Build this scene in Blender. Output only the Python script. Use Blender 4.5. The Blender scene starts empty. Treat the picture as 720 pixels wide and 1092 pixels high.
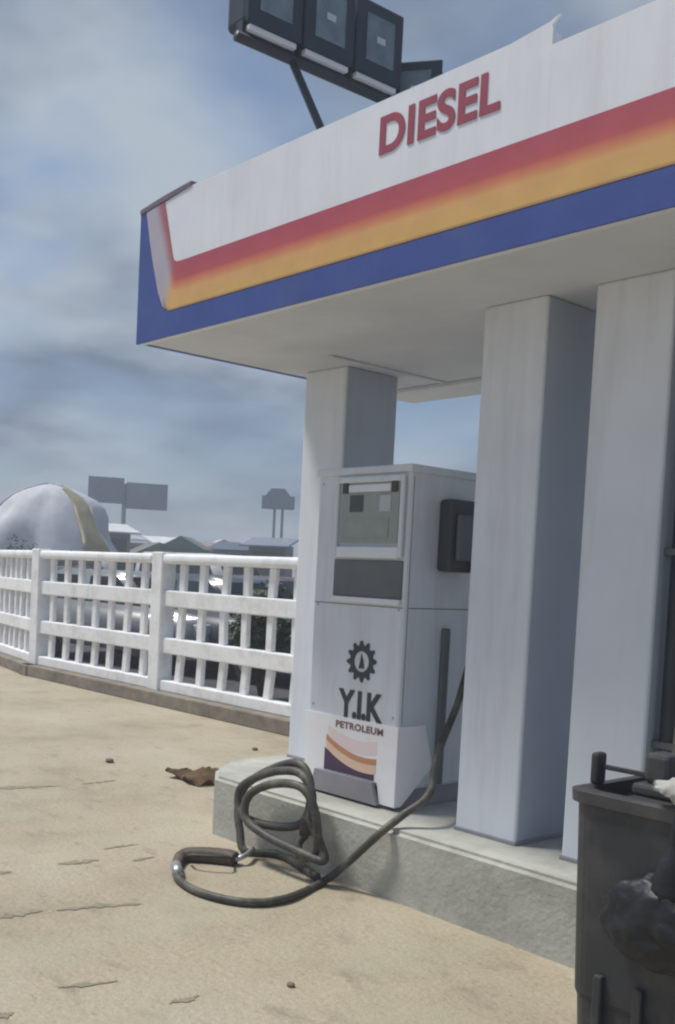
import bpy, bmesh, math, random
from mathutils import Vector, Matrix
from mathutils import noise as _n
random.seed(7)
scene = bpy.context.scene
COL = scene.collection
R = math.radians

# ------------------------------------------------------------------ camera
CAMF = 1103.75; CXP = 293.43; CYP = 672.95; PITCH = -0.05554; ROLL = 0.04711; YAW = -0.87143
EYE = Vector((0, 0, 1.55))
Fv = Vector((math.sin(YAW) * math.cos(PITCH), math.cos(YAW) * math.cos(PITCH), math.sin(PITCH)))
R0 = Vector((math.cos(YAW), -math.sin(YAW), 0)); U0 = R0.cross(Fv)
Rv = R0 * math.cos(ROLL) + U0 * math.sin(ROLL); Uv = -R0 * math.sin(ROLL) + U0 * math.cos(ROLL)
cd = bpy.data.cameras.new('camera'); cam = bpy.data.objects.new('camera', cd); COL.objects.link(cam)
cam.matrix_world = Matrix(((Rv.x, Uv.x, -Fv.x, EYE.x), (Rv.y, Uv.y, -Fv.y, EYE.y), (Rv.z, Uv.z, -Fv.z, EYE.z), (0, 0, 0, 1)))
cd.sensor_fit = 'VERTICAL'; cd.sensor_height = 36; cd.lens = CAMF / 1092 * 36
cd.shift_x = (360 - CXP) / 1092; cd.shift_y = (CYP - 546) / 1092
cd.clip_start = 0.05; cd.clip_end = 3000
scene.camera = cam

# ------------------------------------------------------------------ sky and sun
SUN = Vector((-0.40, -0.24, 0.88)).normalized()
world = bpy.data.worlds.new('World'); scene.world = world; world.use_nodes = True
nt = world.node_tree; nt.nodes.clear()
def N(tree, t, **kw):
    n = tree.nodes.new(t)
    for k, v in kw.items():
        if k.startswith('in_'): n.inputs[k[3:].replace('_', ' ')].default_value = v
        else: setattr(n, k, v)
    return n
L = nt.links.new
sky = N(nt, 'ShaderNodeTexSky', sky_type='NISHITA', sun_disc=False)
sky.sun_elevation = math.asin(SUN.z); sky.sun_rotation = math.atan2(SUN.x, SUN.y)
sky.air_density = 1.0; sky.dust_density = 2.0; sky.ozone_density = 2.0
tc = N(nt, 'ShaderNodeTexCoord')
sep = N(nt, 'ShaderNodeSeparateXYZ'); L(tc.outputs['Generated'], sep.inputs[0])
zz = N(nt, 'ShaderNodeMath', operation='MAXIMUM'); L(sep.outputs['Z'], zz.inputs[0]); zz.inputs[1].default_value = 0.0
za = N(nt, 'ShaderNodeMath', operation='ADD'); L(zz.outputs[0], za.inputs[0]); za.inputs[1].default_value = 0.22
dv = N(nt, 'ShaderNodeVectorMath', operation='DIVIDE'); L(tc.outputs['Generated'], dv.inputs[0])
cmb = N(nt, 'ShaderNodeCombineXYZ'); L(za.outputs[0], cmb.inputs[0]); L(za.outputs[0], cmb.inputs[1]); cmb.inputs[2].default_value = 1.0
L(cmb.outputs[0], dv.inputs[1])
mp = N(nt, 'ShaderNodeMapping'); L(dv.outputs[0], mp.inputs[0]); mp.inputs['Location'].default_value = (1.2, 4.4, 0)
n1 = N(nt, 'ShaderNodeTexNoise', in_Scale=2.3, in_Detail=7.0, in_Roughness=0.48); n1.inputs['Distortion'].default_value = 0.15; L(mp.outputs[0], n1.inputs['Vector'])
n2 = N(nt, 'ShaderNodeTexNoise', in_Scale=1.9, in_Detail=5.0, in_Roughness=0.5); L(mp.outputs[0], n2.inputs['Vector'])
cr = N(nt, 'ShaderNodeValToRGB'); cr.color_ramp.elements[0].position = 0.38; cr.color_ramp.elements[1].position = 0.62; L(n1.outputs['Fac'], cr.inputs[0])
shade = N(nt, 'ShaderNodeValToRGB'); L(n2.outputs['Fac'], shade.inputs[0])   # heavy grey-blue base to paler cloud top
e = shade.color_ramp.elements; e[0].position = 0.40; e[0].color = (1.25, 1.70, 2.5, 1); e[1].position = 0.64; e[1].color = (3.2, 3.75, 4.5, 1)
mix = N(nt, 'ShaderNodeMix', data_type='RGBA'); L(cr.outputs[0], mix.inputs['Factor'])
vs = N(nt, 'ShaderNodeMix', data_type='RGBA'); vs.inputs['Factor'].default_value = 0.35; L(sky.outputs[0], vs.inputs['A']); L(shade.outputs[0], vs.inputs['B'])
gap = N(nt, 'ShaderNodeMix', data_type='RGBA', blend_type='MULTIPLY'); gap.inputs['Factor'].default_value = 1.0; L(vs.outputs['Result'], gap.inputs['A']); gap.inputs['B'].default_value = (0.76, 0.83, 0.90, 1)
L(gap.outputs['Result'], mix.inputs['A'])
br = N(nt, 'ShaderNodeMix', data_type='RGBA', blend_type='MULTIPLY'); br.inputs['Factor'].default_value = 1.0
L(shade.outputs[0], br.inputs['A']); br.inputs['B'].default_value = (1.06, 1.04, 1.0, 1)
L(br.outputs['Result'], mix.inputs['B'])
bg = N(nt, 'ShaderNodeBackground'); bg.inputs['Strength'].default_value = 0.10; L(mix.outputs['Result'], bg.inputs[0])
wo = N(nt, 'ShaderNodeOutputWorld'); L(bg.outputs[0], wo.inputs[0])

sd = bpy.data.lights.new('sun', 'SUN'); sd.energy = 3.0; sd.angle = R(12); sd.color = (1.0, 0.965, 0.90)
so = bpy.data.objects.new('sun', sd); COL.objects.link(so); so.rotation_euler = SUN.to_track_quat('Z', 'Y').to_euler(); so.location = (0, 0, 12)

vsn = scene.view_settings; vsn.view_transform = 'Standard'; vsn.look = 'None'; vsn.gamma = 1; vsn.exposure = 0.36; vsn.use_curve_mapping = False
scene.render.engine = 'CYCLES'; scene.cycles.filter_width = 2.2

# ------------------------------------------------------------------ pixel helpers (photo pixels, 720x1092)
def ray(x, y): return Fv + Rv * ((x - CXP) / CAMF) - Uv * ((y - CYP) / CAMF)
def onZ(x, y, z): d = ray(x, y); return EYE + d * ((z - EYE.z) / d.z)
def onY(x, y, Y): d = ray(x, y); return EYE + d * (Y / d.y)
def onX(x, y, X): d = ray(x, y); return EYE + d * (X / d.x)
def hor(x, dist):                                   # point on the ground at a horizontal distance, seen in pixel column x
    d = ray(x, 605); d.z = 0; d.normalize(); return Vector((d.x * dist, d.y * dist, 0))
def at(x, y, dist): d = ray(x, y); return EYE + d * (dist / math.hypot(d.x, d.y))

# ------------------------------------------------------------------ materials
def mat(name, col, rough=0.6, var=0.12, scale=6.0, bump=0.0, bscale=60.0, metal=0.0, dirt=None, dirt_amt=0.0, dscale=2.0, spec=0.4, coat=0.0, streak=False):
    m = bpy.data.materials.new(name); m.use_nodes = True; t = m.node_tree; t.nodes.clear(); l = t.links.new
    o = N(t, 'ShaderNodeOutputMaterial'); b = N(t, 'ShaderNodeBsdfPrincipled'); l(b.outputs[0], o.inputs[0])
    b.inputs['Roughness'].default_value = rough; b.inputs['Metallic'].default_value = metal; b.inputs['Specular IOR Level'].default_value = spec
    b.inputs['Coat Weight'].default_value = coat
    g = N(t, 'ShaderNodeNewGeometry')
    n = N(t, 'ShaderNodeTexNoise', in_Scale=scale, in_Detail=6.0, in_Roughness=0.6); l(g.outputs['Position'], n.inputs['Vector'])
    r = N(t, 'ShaderNodeValToRGB'); l(n.outputs['Fac'], r.inputs[0])
    r.color_ramp.elements[0].position = 0.3; r.color_ramp.elements[1].position = 0.7
    r.color_ramp.elements[0].color = tuple(c * (1 - var) for c in col) + (1,); r.color_ramp.elements[1].color = tuple(min(1, c * (1 + var)) for c in col) + (1,)
    out = r.outputs[0]
    if dirt:
        n3 = N(t, 'ShaderNodeTexNoise', in_Scale=dscale, in_Detail=8.0, in_Roughness=0.7)
        if streak:
            mm = N(t, 'ShaderNodeMapping'); mm.inputs['Scale'].default_value = (5, 5, 0.5); l(g.outputs['Position'], mm.inputs[0]); l(mm.outputs[0], n3.inputs['Vector'])
        else: l(g.outputs['Position'], n3.inputs['Vector'])
        r3 = N(t, 'ShaderNodeValToRGB'); l(n3.outputs['Fac'], r3.inputs[0]); r3.color_ramp.elements[0].position = 0.48; r3.color_ramp.elements[1].position = 0.72
        ml = N(t, 'ShaderNodeMath', operation='MULTIPLY'); l(r3.outputs[0], ml.inputs[0]); ml.inputs[1].default_value = dirt_amt
        mx = N(t, 'ShaderNodeMix', data_type='RGBA'); l(ml.outputs[0], mx.inputs['Factor']); l(out, mx.inputs['A']); mx.inputs['B'].default_value = tuple(dirt) + (1,)
        out = mx.outputs['Result']
    l(out, b.inputs['Base Color'])
    if bump:
        n4 = N(t, 'ShaderNodeTexNoise', in_Scale=bscale, in_Detail=5.0, in_Roughness=0.6); l(g.outputs['Position'], n4.inputs['Vector'])
        bp = N(t, 'ShaderNodeBump'); bp.inputs['Strength'].default_value = bump; bp.inputs['Distance'].default_value = 0.01; l(n4.outputs['Fac'], bp.inputs['Height']); l(bp.outputs[0], b.inputs['Normal'])
    return m

def ground_mat():
    m = bpy.data.materials.new('sandy_concrete'); m.use_nodes = True; t = m.node_tree; t.nodes.clear(); l = t.links.new
    o = N(t, 'ShaderNodeOutputMaterial'); b = N(t, 'ShaderNodeBsdfPrincipled'); l(b.outputs[0], o.inputs[0])
    b.inputs['Roughness'].default_value = 0.9; b.inputs['Specular IOR Level'].default_value = 0.15
    g = N(t, 'ShaderNodeNewGeometry')
    def noise(s, d=6.0, ro=0.6, sc=None):
        n = N(t, 'ShaderNodeTexNoise', in_Scale=s, in_Detail=d, in_Roughness=ro)
        if sc:
            mm = N(t, 'ShaderNodeMapping'); mm.inputs['Scale'].default_value = sc; mm.inputs['Rotation'].default_value = (0, 0, R(40)); l(g.outputs['Position'], mm.inputs[0]); l(mm.outputs[0], n.inputs['Vector'])
        else: l(g.outputs['Position'], n.inputs['Vector'])
        return n.outputs['Fac']
    def ramp(f, stops):
        r = N(t, 'ShaderNodeValToRGB'); l(f, r.inputs[0]); el = r.color_ramp.elements
        while len(el) < len(stops): el.new(0.5)
        for q, (p, c) in zip(el, stops): q.position = p; q.color = tuple(c) + (1,) if len(c) == 3 else c
        return r.outputs[0]
    def mixc(f, a, c, mode='MIX'):
        x = N(t, 'ShaderNodeMix', data_type='RGBA', blend_type=mode)
        l(f, x.inputs['Factor']) if hasattr(f, 'links') else setattr(x.inputs['Factor'], 'default_value', f)
        l(a, x.inputs['A'])
        if hasattr(c, 'links'): l(c, x.inputs['B'])
        else: x.inputs['B'].default_value = tuple(c) + (1,)
        return x.outputs['Result']
    base = ramp(noise(0.9, 8, 0.62), [(0.30, (0.34, 0.29, 0.215)), (0.5, (0.45, 0.39, 0.29)), (0.72, (0.51, 0.46, 0.36))])
    fine = ramp(noise(38, 6, 0.7), [(0.3, (0.80, 0.80, 0.80)), (0.7, (1.1, 1.1, 1.1))])
    c = mixc(1.0, base, fine, 'MULTIPLY')
    bl = ramp(noise(3.2, 7, 0.65, (1, 2.2, 1)), [(0.56, (0, 0, 0)), (0.70, (0.55, 0.55, 0.55))])
    c = mixc(bl, c, (0.23, 0.20, 0.15))
    gr = ramp(noise(2.3, 5, 0.6), [(0.50, (0, 0, 0)), (0.66, (0.5, 0.5, 0.5))])
    c = mixc(gr, c, (0.41, 0.40, 0.29))
    sp = ramp(noise(14, 4, 0.5, (1, 2.6, 1)), [(0.64, (0, 0, 0)), (0.74, (0.55, 0.55, 0.55))])
    c = mixc(sp, c, (0.22, 0.20, 0.15))
    pale = ramp(noise(1.7, 6, 0.6), [(0.55, (0, 0, 0)), (0.72, (0.6, 0.6, 0.6))])
    c = mixc(pale, c, (0.50, 0.45, 0.34))
    l(c, b.inputs['Base Color'])
    h = N(t, 'ShaderNodeMath', operation='ADD'); l(noise(5, 8, 0.65), h.inputs[0]); l(noise(45, 6, 0.7), h.inputs[1])
    bp = N(t, 'ShaderNodeBump'); bp.inputs['Strength'].default_value = 0.55; bp.inputs['Distance'].default_value = 0.025; l(h.outputs[0], bp.inputs['Height']); l(bp.outputs[0], b.inputs['Normal'])
    return m

def stripe_mat():                                    # red over orange over yellow, a printed blend down the band's height
    m = bpy.data.materials.new('sunset_stripe_print'); m.use_nodes = True; t = m.node_tree; t.nodes.clear(); l = t.links.new
    o = N(t, 'ShaderNodeOutputMaterial'); b = N(t, 'ShaderNodeBsdfPrincipled'); l(b.outputs[0], o.inputs[0]); b.inputs['Roughness'].default_value = 0.5
    g = N(t, 'ShaderNodeNewGeometry'); s = N(t, 'ShaderNodeSeparateXYZ'); l(g.outputs['Position'], s.inputs[0])
    mr = N(t, 'ShaderNodeMapRange'); l(s.outputs['Z'], mr.inputs['Value']); mr.inputs['From Min'].default_value = 2.99; mr.inputs['From Max'].default_value = 3.254
    def mth(op, a, b_):
        q = N(t, 'ShaderNodeMath', operation=op)
        for k_, v_ in enumerate((a, b_)):
            if hasattr(v_, 'links'): l(v_, q.inputs[k_])
            else: q.inputs[k_].default_value = v_
        return q.outputs[0]
    mr.clamp = False
    edge = mth('MULTIPLY_ADD', s.outputs['Z'], 0.397)      # slanting outer edge of the part that turns up
    edge.node.inputs[2].default_value = 4.985 - 2.99 * 0.397
    bb_ = mth('DIVIDE', mth('ADD', s.outputs['X'], edge), 0.21)
    sm = N(t, 'ShaderNodeMath', operation='SMOOTH_MIN'); l(mr.outputs[0], sm.inputs[0]); l(bb_, sm.inputs[1]); sm.inputs[2].default_value = 0.25
    up_ = N(t, 'ShaderNodeMapRange', interpolation_type='SMOOTHSTEP'); l(mth('SUBTRACT', mr.outputs[0], bb_), up_.inputs['Value']); up_.inputs['From Min'].default_value = -0.1; up_.inputs['From Max'].default_value = 0.5
    r = N(t, 'ShaderNodeValToRGB'); l(sm.outputs[0], r.inputs[0]); el = r.color_ramp.elements
    st = [(0.0, (0.22, 0.12, 0.10)), (0.07, (0.68, 0.42, 0.13)), (0.38, (0.70, 0.39, 0.15)), (0.47, (0.66, 0.27, 0.12)), (0.56, (0.62, 0.17, 0.10)), (0.64, (0.50, 0.09, 0.10)), (1.0, (0.44, 0.075, 0.12))]
    while len(el) < len(st): el.new(0.5)
    for q, (p, c) in zip(el, st): q.position = p; q.color = c + (1,)
    n = N(t, 'ShaderNodeTexNoise', in_Scale=7.0, in_Detail=6.0); l(g.outputs['Position'], n.inputs['Vector'])
    r2 = N(t, 'ShaderNodeValToRGB'); l(n.outputs['Fac'], r2.inputs[0]); r2.color_ramp.elements[0].color = (0.8, 0.8, 0.8, 1); r2.color_ramp.elements[1].color = (1.1, 1.1, 1.1, 1)
    x = N(t, 'ShaderNodeMix', data_type='RGBA', blend_type='MULTIPLY'); x.inputs['Factor'].default_value = 1; l(r2.outputs[0], x.inputs['B'])
    ru = N(t, 'ShaderNodeValToRGB'); l(sm.outputs[0], ru.inputs[0]); ru.color_ramp.elements[0].position = 0.40; ru.color_ramp.elements[0].color = (0.46, 0.42, 0.50, 1); ru.color_ramp.elements[1].position = 0.72; ru.color_ramp.elements[1].color = (0.38, 0.13, 0.14, 1)
    xu = N(t, 'ShaderNodeMix', data_type='RGBA'); l(up_.outputs[0], xu.inputs['Factor']); l(r.outputs[0], xu.inputs['A']); l(ru.outputs[0], xu.inputs['B'])
    l(xu.outputs['Result'], x.inputs['A']); l(x.outputs['Result'], b.inputs['Base Color'])
    return m

M = dict(
    slate=mat('column_side_darker', (0.43, 0.48, 0.56), 0.5, 0.05, 3, dirt=(0.3, 0.32, 0.34), dirt_amt=0.3, dscale=1.5, streak=True),
    white=mat('painted_panel_white', (0.74, 0.76, 0.82), 0.55, 0.05, 3, dirt=(0.45, 0.43, 0.38), dirt_amt=0.28, dscale=1.4, streak=True),
    trim=mat('dull_purple_trim', (0.16, 0.13, 0.17), 0.6, 0.15),
    pale=mat('pale_lavender_print', (0.46, 0.44, 0.53), 0.5, 0.04),
    blue=mat('blue_panel', (0.045, 0.08, 0.30), 0.5, 0.10, 4, dirt=(0.10, 0.12, 0.25), dirt_amt=0.4, dscale=3),
    redup=mat('dull_red_print', (0.36, 0.16, 0.15), 0.5, 0.08),
    letter=mat('crimson_letter', (0.32, 0.06, 0.10), 0.5, 0.08),
    stripe=stripe_mat(),
    soffit=mat('soffit_paint', (0.62, 0.64, 0.69), 0.7, 0.06, 2, dirt=(0.36, 0.37, 0.35), dirt_amt=0.3, dscale=0.9),
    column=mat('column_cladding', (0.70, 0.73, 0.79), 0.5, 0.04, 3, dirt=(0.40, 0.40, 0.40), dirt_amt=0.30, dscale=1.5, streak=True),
    roof=mat('roof_sheet', (0.35, 0.36, 0.38), 0.6, 0.1),
    pump=mat('pump_enamel', (0.66, 0.69, 0.74), 0.4, 0.04, 4, dirt=(0.38, 0.37, 0.34), dirt_amt=0.30, dscale=2, streak=True),
    skirt=mat('skirt_white', (0.92, 0.90, 0.92), 0.45, 0.03, 5, dirt=(0.65, 0.55, 0.5), dirt_amt=0.25, dscale=4),
    peach=mat('peach_print', (0.88, 0.62, 0.46), 0.5, 0.05), ochre=mat('ochre_print', (0.62, 0.30, 0.16), 0.5, 0.08),
    pink=mat('pink_print', (0.90, 0.74, 0.74), 0.5, 0.04),
    plum=mat('plum_print', (0.09, 0.05, 0.10), 0.5, 0.1), greyp=mat('grey_plinth', (0.30, 0.29, 0.32), 0.6, 0.12),
    bezel=mat('bezel_grey', (0.46, 0.48, 0.50), 0.4, 0.05), dark=mat('dark_recess', (0.05, 0.055, 0.06), 0.5, 0.2),
    panel=mat('shutter_grey', (0.12, 0.13, 0.14), 0.45, 0.12), lcd=mat('display_grey', (0.30, 0.33, 0.31), 0.25, 0.08, 12),
    lcdd=mat('display_digits', (0.07, 0.08, 0.08), 0.3, 0.1),
    ink=mat('logo_ink', (0.035, 0.045, 0.055), 0.5, 0.1), ink2=mat('small_print_ink', (0.20, 0.12, 0.12), 0.5, 0.1),
    kerb=mat('island_concrete', (0.44, 0.44, 0.395), 0.85, 0.14, 5, 0.5, 40, dirt=(0.20, 0.195, 0.17), dirt_amt=0.6, dscale=2.2),
    fkerb=mat('fence_kerb_concrete', (0.24, 0.21, 0.17), 0.9, 0.25, 5, 0.6, 25, dirt=(0.09, 0.08, 0.06), dirt_amt=0.7, dscale=3),
    fence=mat('white_fence_paint', (0.86, 0.86, 0.87), 0.6, 0.03, 6, 0.1, 40, dirt=(0.50, 0.48, 0.43), dirt_amt=0.55, dscale=4),
    rubber=mat('hose_rubber', (0.06, 0.058, 0.05), 0.55, 0.25, 12, dirt=(0.24, 0.22, 0.17), dirt_amt=0.75, dscale=7),
    nozzle=mat('nozzle_brown_rubber', (0.09, 0.07, 0.05), 0.6, 0.25, 12, dirt=(0.2, 0.16, 0.11), dirt_amt=0.4, dscale=9),
    metal=mat('dull_steel', (0.45, 0.46, 0.47), 0.4, 0.1, 10, metal=0.8),
    lamp=mat('floodlight_housing', (0.022, 0.035, 0.055), 0.5, 0.15), lampb=mat('floodlight_bar', (0.03, 0.04, 0.055), 0.5, 0.15),
    glassp=mat('floodlight_glass', (0.15, 0.20, 0.24), 0.15, 0.25, 9), reflector=mat('floodlight_reflector', (0.55, 0.6, 0.65), 0.3, 0.1),
    ledge=mat('pale_strip', (0.72, 0.74, 0.78), 0.4, 0.05),
    bin=mat('bin_plastic', (0.038, 0.04, 0.045), 0.5, 0.15, 6, dirt=(0.12, 0.11, 0.10), dirt_amt=0.6, dscale=3),
    bag=mat('black_bag', (0.012, 0.014, 0.018), 0.5, 0.3, 9, 0.5, 22),
    rag=mat('white_cloth', (0.72, 0.71, 0.68), 0.8, 0.08, 14, 0.4, 40), brag=mat('brown_cardboard', (0.22, 0.15, 0.08), 0.9, 0.25, 9, 0.3, 30),
    asphalt=mat('asphalt', (0.060, 0.060, 0.063), 0.9, 0.25, 2, 0.5, 60, dirt=(0.14, 0.13, 0.11), dirt_amt=0.5, dscale=0.35),
    earth=mat('earth', (0.16, 0.14, 0.10), 0.95, 0.3, 0.3, dirt=(0.07, 0.09, 0.04), dirt_amt=0.7, dscale=0.15),
    tarp=mat('tarp_white', (0.55, 0.56, 0.60), 0.75, 0.12, 1.5, 0.8, 2.5, dirt=(0.35, 0.34, 0.36), dirt_amt=0.5, dscale=1.2), yellow=mat('tarp_yellow', (0.58, 0.52, 0.33), 0.6, 0.08, 2),
    board=mat('billboard_slate', (0.19, 0.23, 0.28), 0.5, 0.2, 0.8), post=mat('grey_post', (0.27, 0.31, 0.36), 0.5, 0.1),
    stone=mat('pebble', (0.17, 0.145, 0.11), 0.9, 0.3, 20), crackm=mat('crack_fill', (0.26, 0.235, 0.175), 0.95, 0.25, 20),
    leaf=mat('leaf_green', (0.045, 0.07, 0.025), 0.6, 0.4, 3), stem=mat('stem_brown', (0.10, 0.07, 0.045), 0.9, 0.2),
    glass=mat('car_glass', (0.02, 0.025, 0.03), 0.08, 0.1, spec=0.6), tyre=mat('tyre', (0.02, 0.02, 0.02), 0.8, 0.2), lens=mat('lamp_lens', (0.6, 0.6, 0.58), 0.15, 0.05),
    tail=mat('tail_lens', (0.35, 0.02, 0.02), 0.2, 0.05),
)
GROUND = ground_mat()
def paint(name, c): 
    M[name] = mat(name, c, 0.3, 0.04, coat=0.4); return M[name]

# ------------------------------------------------------------------ mesh helpers
def box(bm, lo, hi, bev=0.0, seg=2):
    a = Vector(lo); b = Vector(hi)
    r = bmesh.ops.create_cube(bm, size=1.0, matrix=Matrix.Translation((a + b) / 2) @ Matrix.Diagonal((*(b - a), 1)))
    if bev:
        ed = list({e for v in r['verts'] for e in v.link_edges})
        bmesh.ops.bevel(bm, geom=ed, offset=bev, segments=seg, affect='EDGES', profile=0.5)
def prism(bm, pts, axis, a, b):
    """closed outline of 2D points pushed from a to b along axis ('y': pts are (x,z); 'z': pts are (x,y); 'x': pts are (y,z))"""
    def P(u, v, w): return {'y': (u, w, v), 'z': (u, v, w), 'x': (w, u, v)}[axis]
    va = [bm.verts.new(P(u, v, a)) for u, v in pts]; vb = [bm.verts.new(P(u, v, b)) for u, v in pts]
    bm.faces.new(va); bm.faces.new(vb[::-1]); n = len(pts)
    for i in range(n): bm.faces.new((va[i], vb[i], vb[(i + 1) % n], va[(i + 1) % n]))
    bmesh.ops.recalc_face_normals(bm, faces=bm.faces)
def catmull(pts, n=8):
    pts = [Vector(p) for p in pts]; out = []
    q = [pts[0] * 2 - pts[1]] + pts + [pts[-1] * 2 - pts[-2]]
    for i in range(1, len(q) - 2):
        for k in range(n):
            t = k / n; a, b, c, d = q[i - 1:i + 3]
            out.append(0.5 * ((2 * b) + (c - a) * t + (2 * a - 5 * b + 4 * c - d) * t * t + (3 * b - a - 3 * c + d) * t ** 3))
    return out + [pts[-1]]
def tube(bm, pts, rad, seg=10):
    rads = rad if isinstance(rad, (list, tuple)) else [rad] * len(pts); rings = []
    pts = [Vector(p) for p in pts]; up = None
    for i, p in enumerate(pts):
        tg = (pts[min(i + 1, len(pts) - 1)] - pts[max(i - 1, 0)]).normalized()
        if up is None: up = tg.orthogonal().normalized()
        up = (up - tg * up.dot(tg)); up = up.normalized() if up.length > 1e-6 else tg.orthogonal().normalized()
        s = tg.cross(up)
        rings.append([bm.verts.new(p + (up * math.cos(2 * math.pi * k / seg) + s * math.sin(2 * math.pi * k / seg)) * rads[i]) for k in range(seg)])
    for a, b in zip(rings, rings[1:]):
        for k in range(seg): bm.faces.new((a[k], a[(k + 1) % seg], b[(k + 1) % seg], b[k]))
    bm.faces.new(rings[0][::-1]); bm.faces.new(rings[-1])
def obj(name, bm, m, parent=None, smooth=False):
    me = bpy.data.meshes.new(name); bm.normal_update(); bm.to_mesh(me); bm.free(); me.materials.append(M[m] if isinstance(m, str) else m)
    if smooth:
        for p in me.polygons: p.use_smooth = True
    o = bpy.data.objects.new(name, me); COL.objects.link(o)
    if parent: o.parent = parent; o.matrix_parent_inverse = Matrix.Translation(-parent.location) if parent.type == 'EMPTY' and parent.parent is None and parent.rotation_euler.z == 0 else Matrix.Identity(4)
    return o
def mbox(name, lo, hi, m, parent=None, bev=0.0): bm = bmesh.new(); box(bm, lo, hi, bev); return obj(name, bm, m, parent)
def mprism(name, pts, axis, a, b, m, parent=None, bev=0.0):
    bm = bmesh.new(); prism(bm, pts, axis, a, b)
    if bev: bmesh.ops.bevel(bm, geom=list(bm.edges), offset=bev, segments=2, affect='EDGES')
    return obj(name, bm, m, parent)
def mtube(name, pts, rad, m, parent=None, seg=10): bm = bmesh.new(); tube(bm, pts, rad, seg); return obj(name, bm, m, parent, True)
def tag(o, label, cat, group=None, kind=None):
    if label: o['label'] = label
    if cat: o['category'] = cat
    if group: o['group'] = group
    if kind: o['kind'] = kind
    return o
def thing(name, label, cat, loc=(0, 0, 0), group=None, rz=0.0):
    o = bpy.data.objects.new(name, None); COL.objects.link(o); o.location = loc; o.rotation_euler.z = rz; o.empty_display_size = 0.2
    return tag(o, label, cat, group)
def text(name, s, loc, w, h, m, parent, depth=0.004, bold=0.0, slant=0.0, space=1.0):
    """upright lettering on a face that looks towards -Y; loc is its lower left corner, w x h its size in metres"""
    cu = bpy.data.curves.new(name, 'FONT'); cu.body = s; cu.size = 1; cu.offset = bold; cu.extrude = 0.5; cu.space_character = space; cu.shear = slant
    t = bpy.data.objects.new(name + '_tmp', cu); COL.objects.link(t); bpy.context.view_layer.update()
    me = bpy.data.meshes.new_from_object(t.evaluated_get(bpy.context.evaluated_depsgraph_get())); bpy.data.objects.remove(t)
    xs = [v.co.x for v in me.vertices]; ys = [v.co.y for v in me.vertices]; x0, x1, y0, y1 = min(xs), max(xs), min(ys), max(ys)
    for v in me.vertices: v.co = (loc[0] + (v.co.x - x0) / (x1 - x0) * w, loc[1] - (v.co.z + 0.5) * depth, loc[2] + (v.co.y - y0) / (y1 - y0) * h)
    me.materials.clear(); me.materials.append(M[m]); o = bpy.data.objects.new(name, me); COL.objects.link(o)
    if parent: o.parent = parent; o.matrix_parent_inverse = Matrix.Translation(-parent.location)
    return o

# ================================================================== SETTING
bm = bmesh.new(); bmesh.ops.create_grid(bm, x_segments=2, y_segments=2, size=1500)
for v in bm.verts: v.co.z = -0.012
tag(obj('ground', bm, 'earth'), None, None, kind='structure')
bm = bmesh.new(); v = [bm.verts.new(p) for p in [(-120, 7.05, -0.008), (60, 7.05, -0.008), (60, 30, -0.008), (-120, 42, -0.008)]]; bm.faces.new(v)
tag(obj('road', bm, 'asphalt'), None, None, kind='structure')
# forecourt of worn sandy concrete, gently uneven
FB = [(-30, -14), (14, -14), (14, 6.95), (-12.98, 6.95), (-18.2, 8.0), (-30, 10.4)]
bm = bmesh.new(); bm.faces.new([bm.verts.new((x, y, 0)) for x, y in FB])
tag(obj('forecourt', bm, GROUND), None, None, kind='structure')

# ================================================================== PUMP ISLAND
HI = 0.344; YI = 3.644
isl = [(-4.82, YI), (-0.6, YI), (-0.45, YI + 0.15), (-0.45, 5.35), (-5.2, 5.35), (-5.2, 4.05), (-5.02, 3.80)]
bm = bmesh.new(); prism(bm, isl, 'z', 0, HI)
bmesh.ops.bevel(bm, geom=[e for e in bm.edges if all(v.co.z > 0.1 for v in e.verts)], offset=0.022, segments=3, affect='EDGES')
tag(obj('pump_island', bm, 'kerb'), 'raised grey-green concrete island under the pump and columns', 'pump island')

# ================================================================== CANOPY
XL = -5.288; XR = 1.2; YF = 3.284; HB = 2.856; HT = 3.632; YB = 5.66; XN = -2.455
can = thing('canopy', 'white canopy with red, yellow and blue stripes reading DIESEL', 'canopy', (XL, YF, HB))
mbox('soffit', (XL + 0.006, YF + 0.03, HB + 0.002), (XR, YB - 0.05, HB + 0.04), 'soffit', can)
mbox('soffit_batten', (-4.62, 4.2, HB - 0.012), (-4.585, YB - 0.44, HB + 0.0015), 'soffit', can, 0.003)
mbox('roof_deck', (XL + 0.05, YF + 0.06, 3.30), (XR, YB - 0.05, 3.36), 'roof', can)
def fascia_outline(x0, x1, z0, z1): return [(x0, z0), (x1, z0), (x1, z1), (x0, z1)]
# backing board, then the panels and prints each a few mm proud
fb = mprism('fascia_board', fascia_outline(XL, XN, HB, HT - 0.004), 'y', YF + 0.012, YF + 0.055, 'white', can)
HR2 = HT - 0.062
mprism('fascia_board', fascia_outline(XN, XR, HB, HR2), 'y', YF + 0.012, YF + 0.055, 'white', can)
mprism('white_panel', [(-4.93, 3.25), (XN, 3.25), (XN, HT + 0.012), (-4.78, HT + 0.012), (-5.07, HT - 0.02)], 'y', YF, YF + 0.0115, 'white', can)
mprism('white_panel', [(XN + 0.0004, 3.25), (XR, 3.25), (XR, HR2 + 0.004), (XN + 0.0004, HR2 + 0.004)], 'y', YF, YF + 0.0115, 'white', can)
mprism('white_panel', [(XN - 0.20, HT + 0.012), (XN - 0.006, HT + 0.012), (XN + 0.028, HT + 0.045), (XN - 0.02, HT + 0.03)], 'y', YF, YF + 0.0115, 'white', can)
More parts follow.
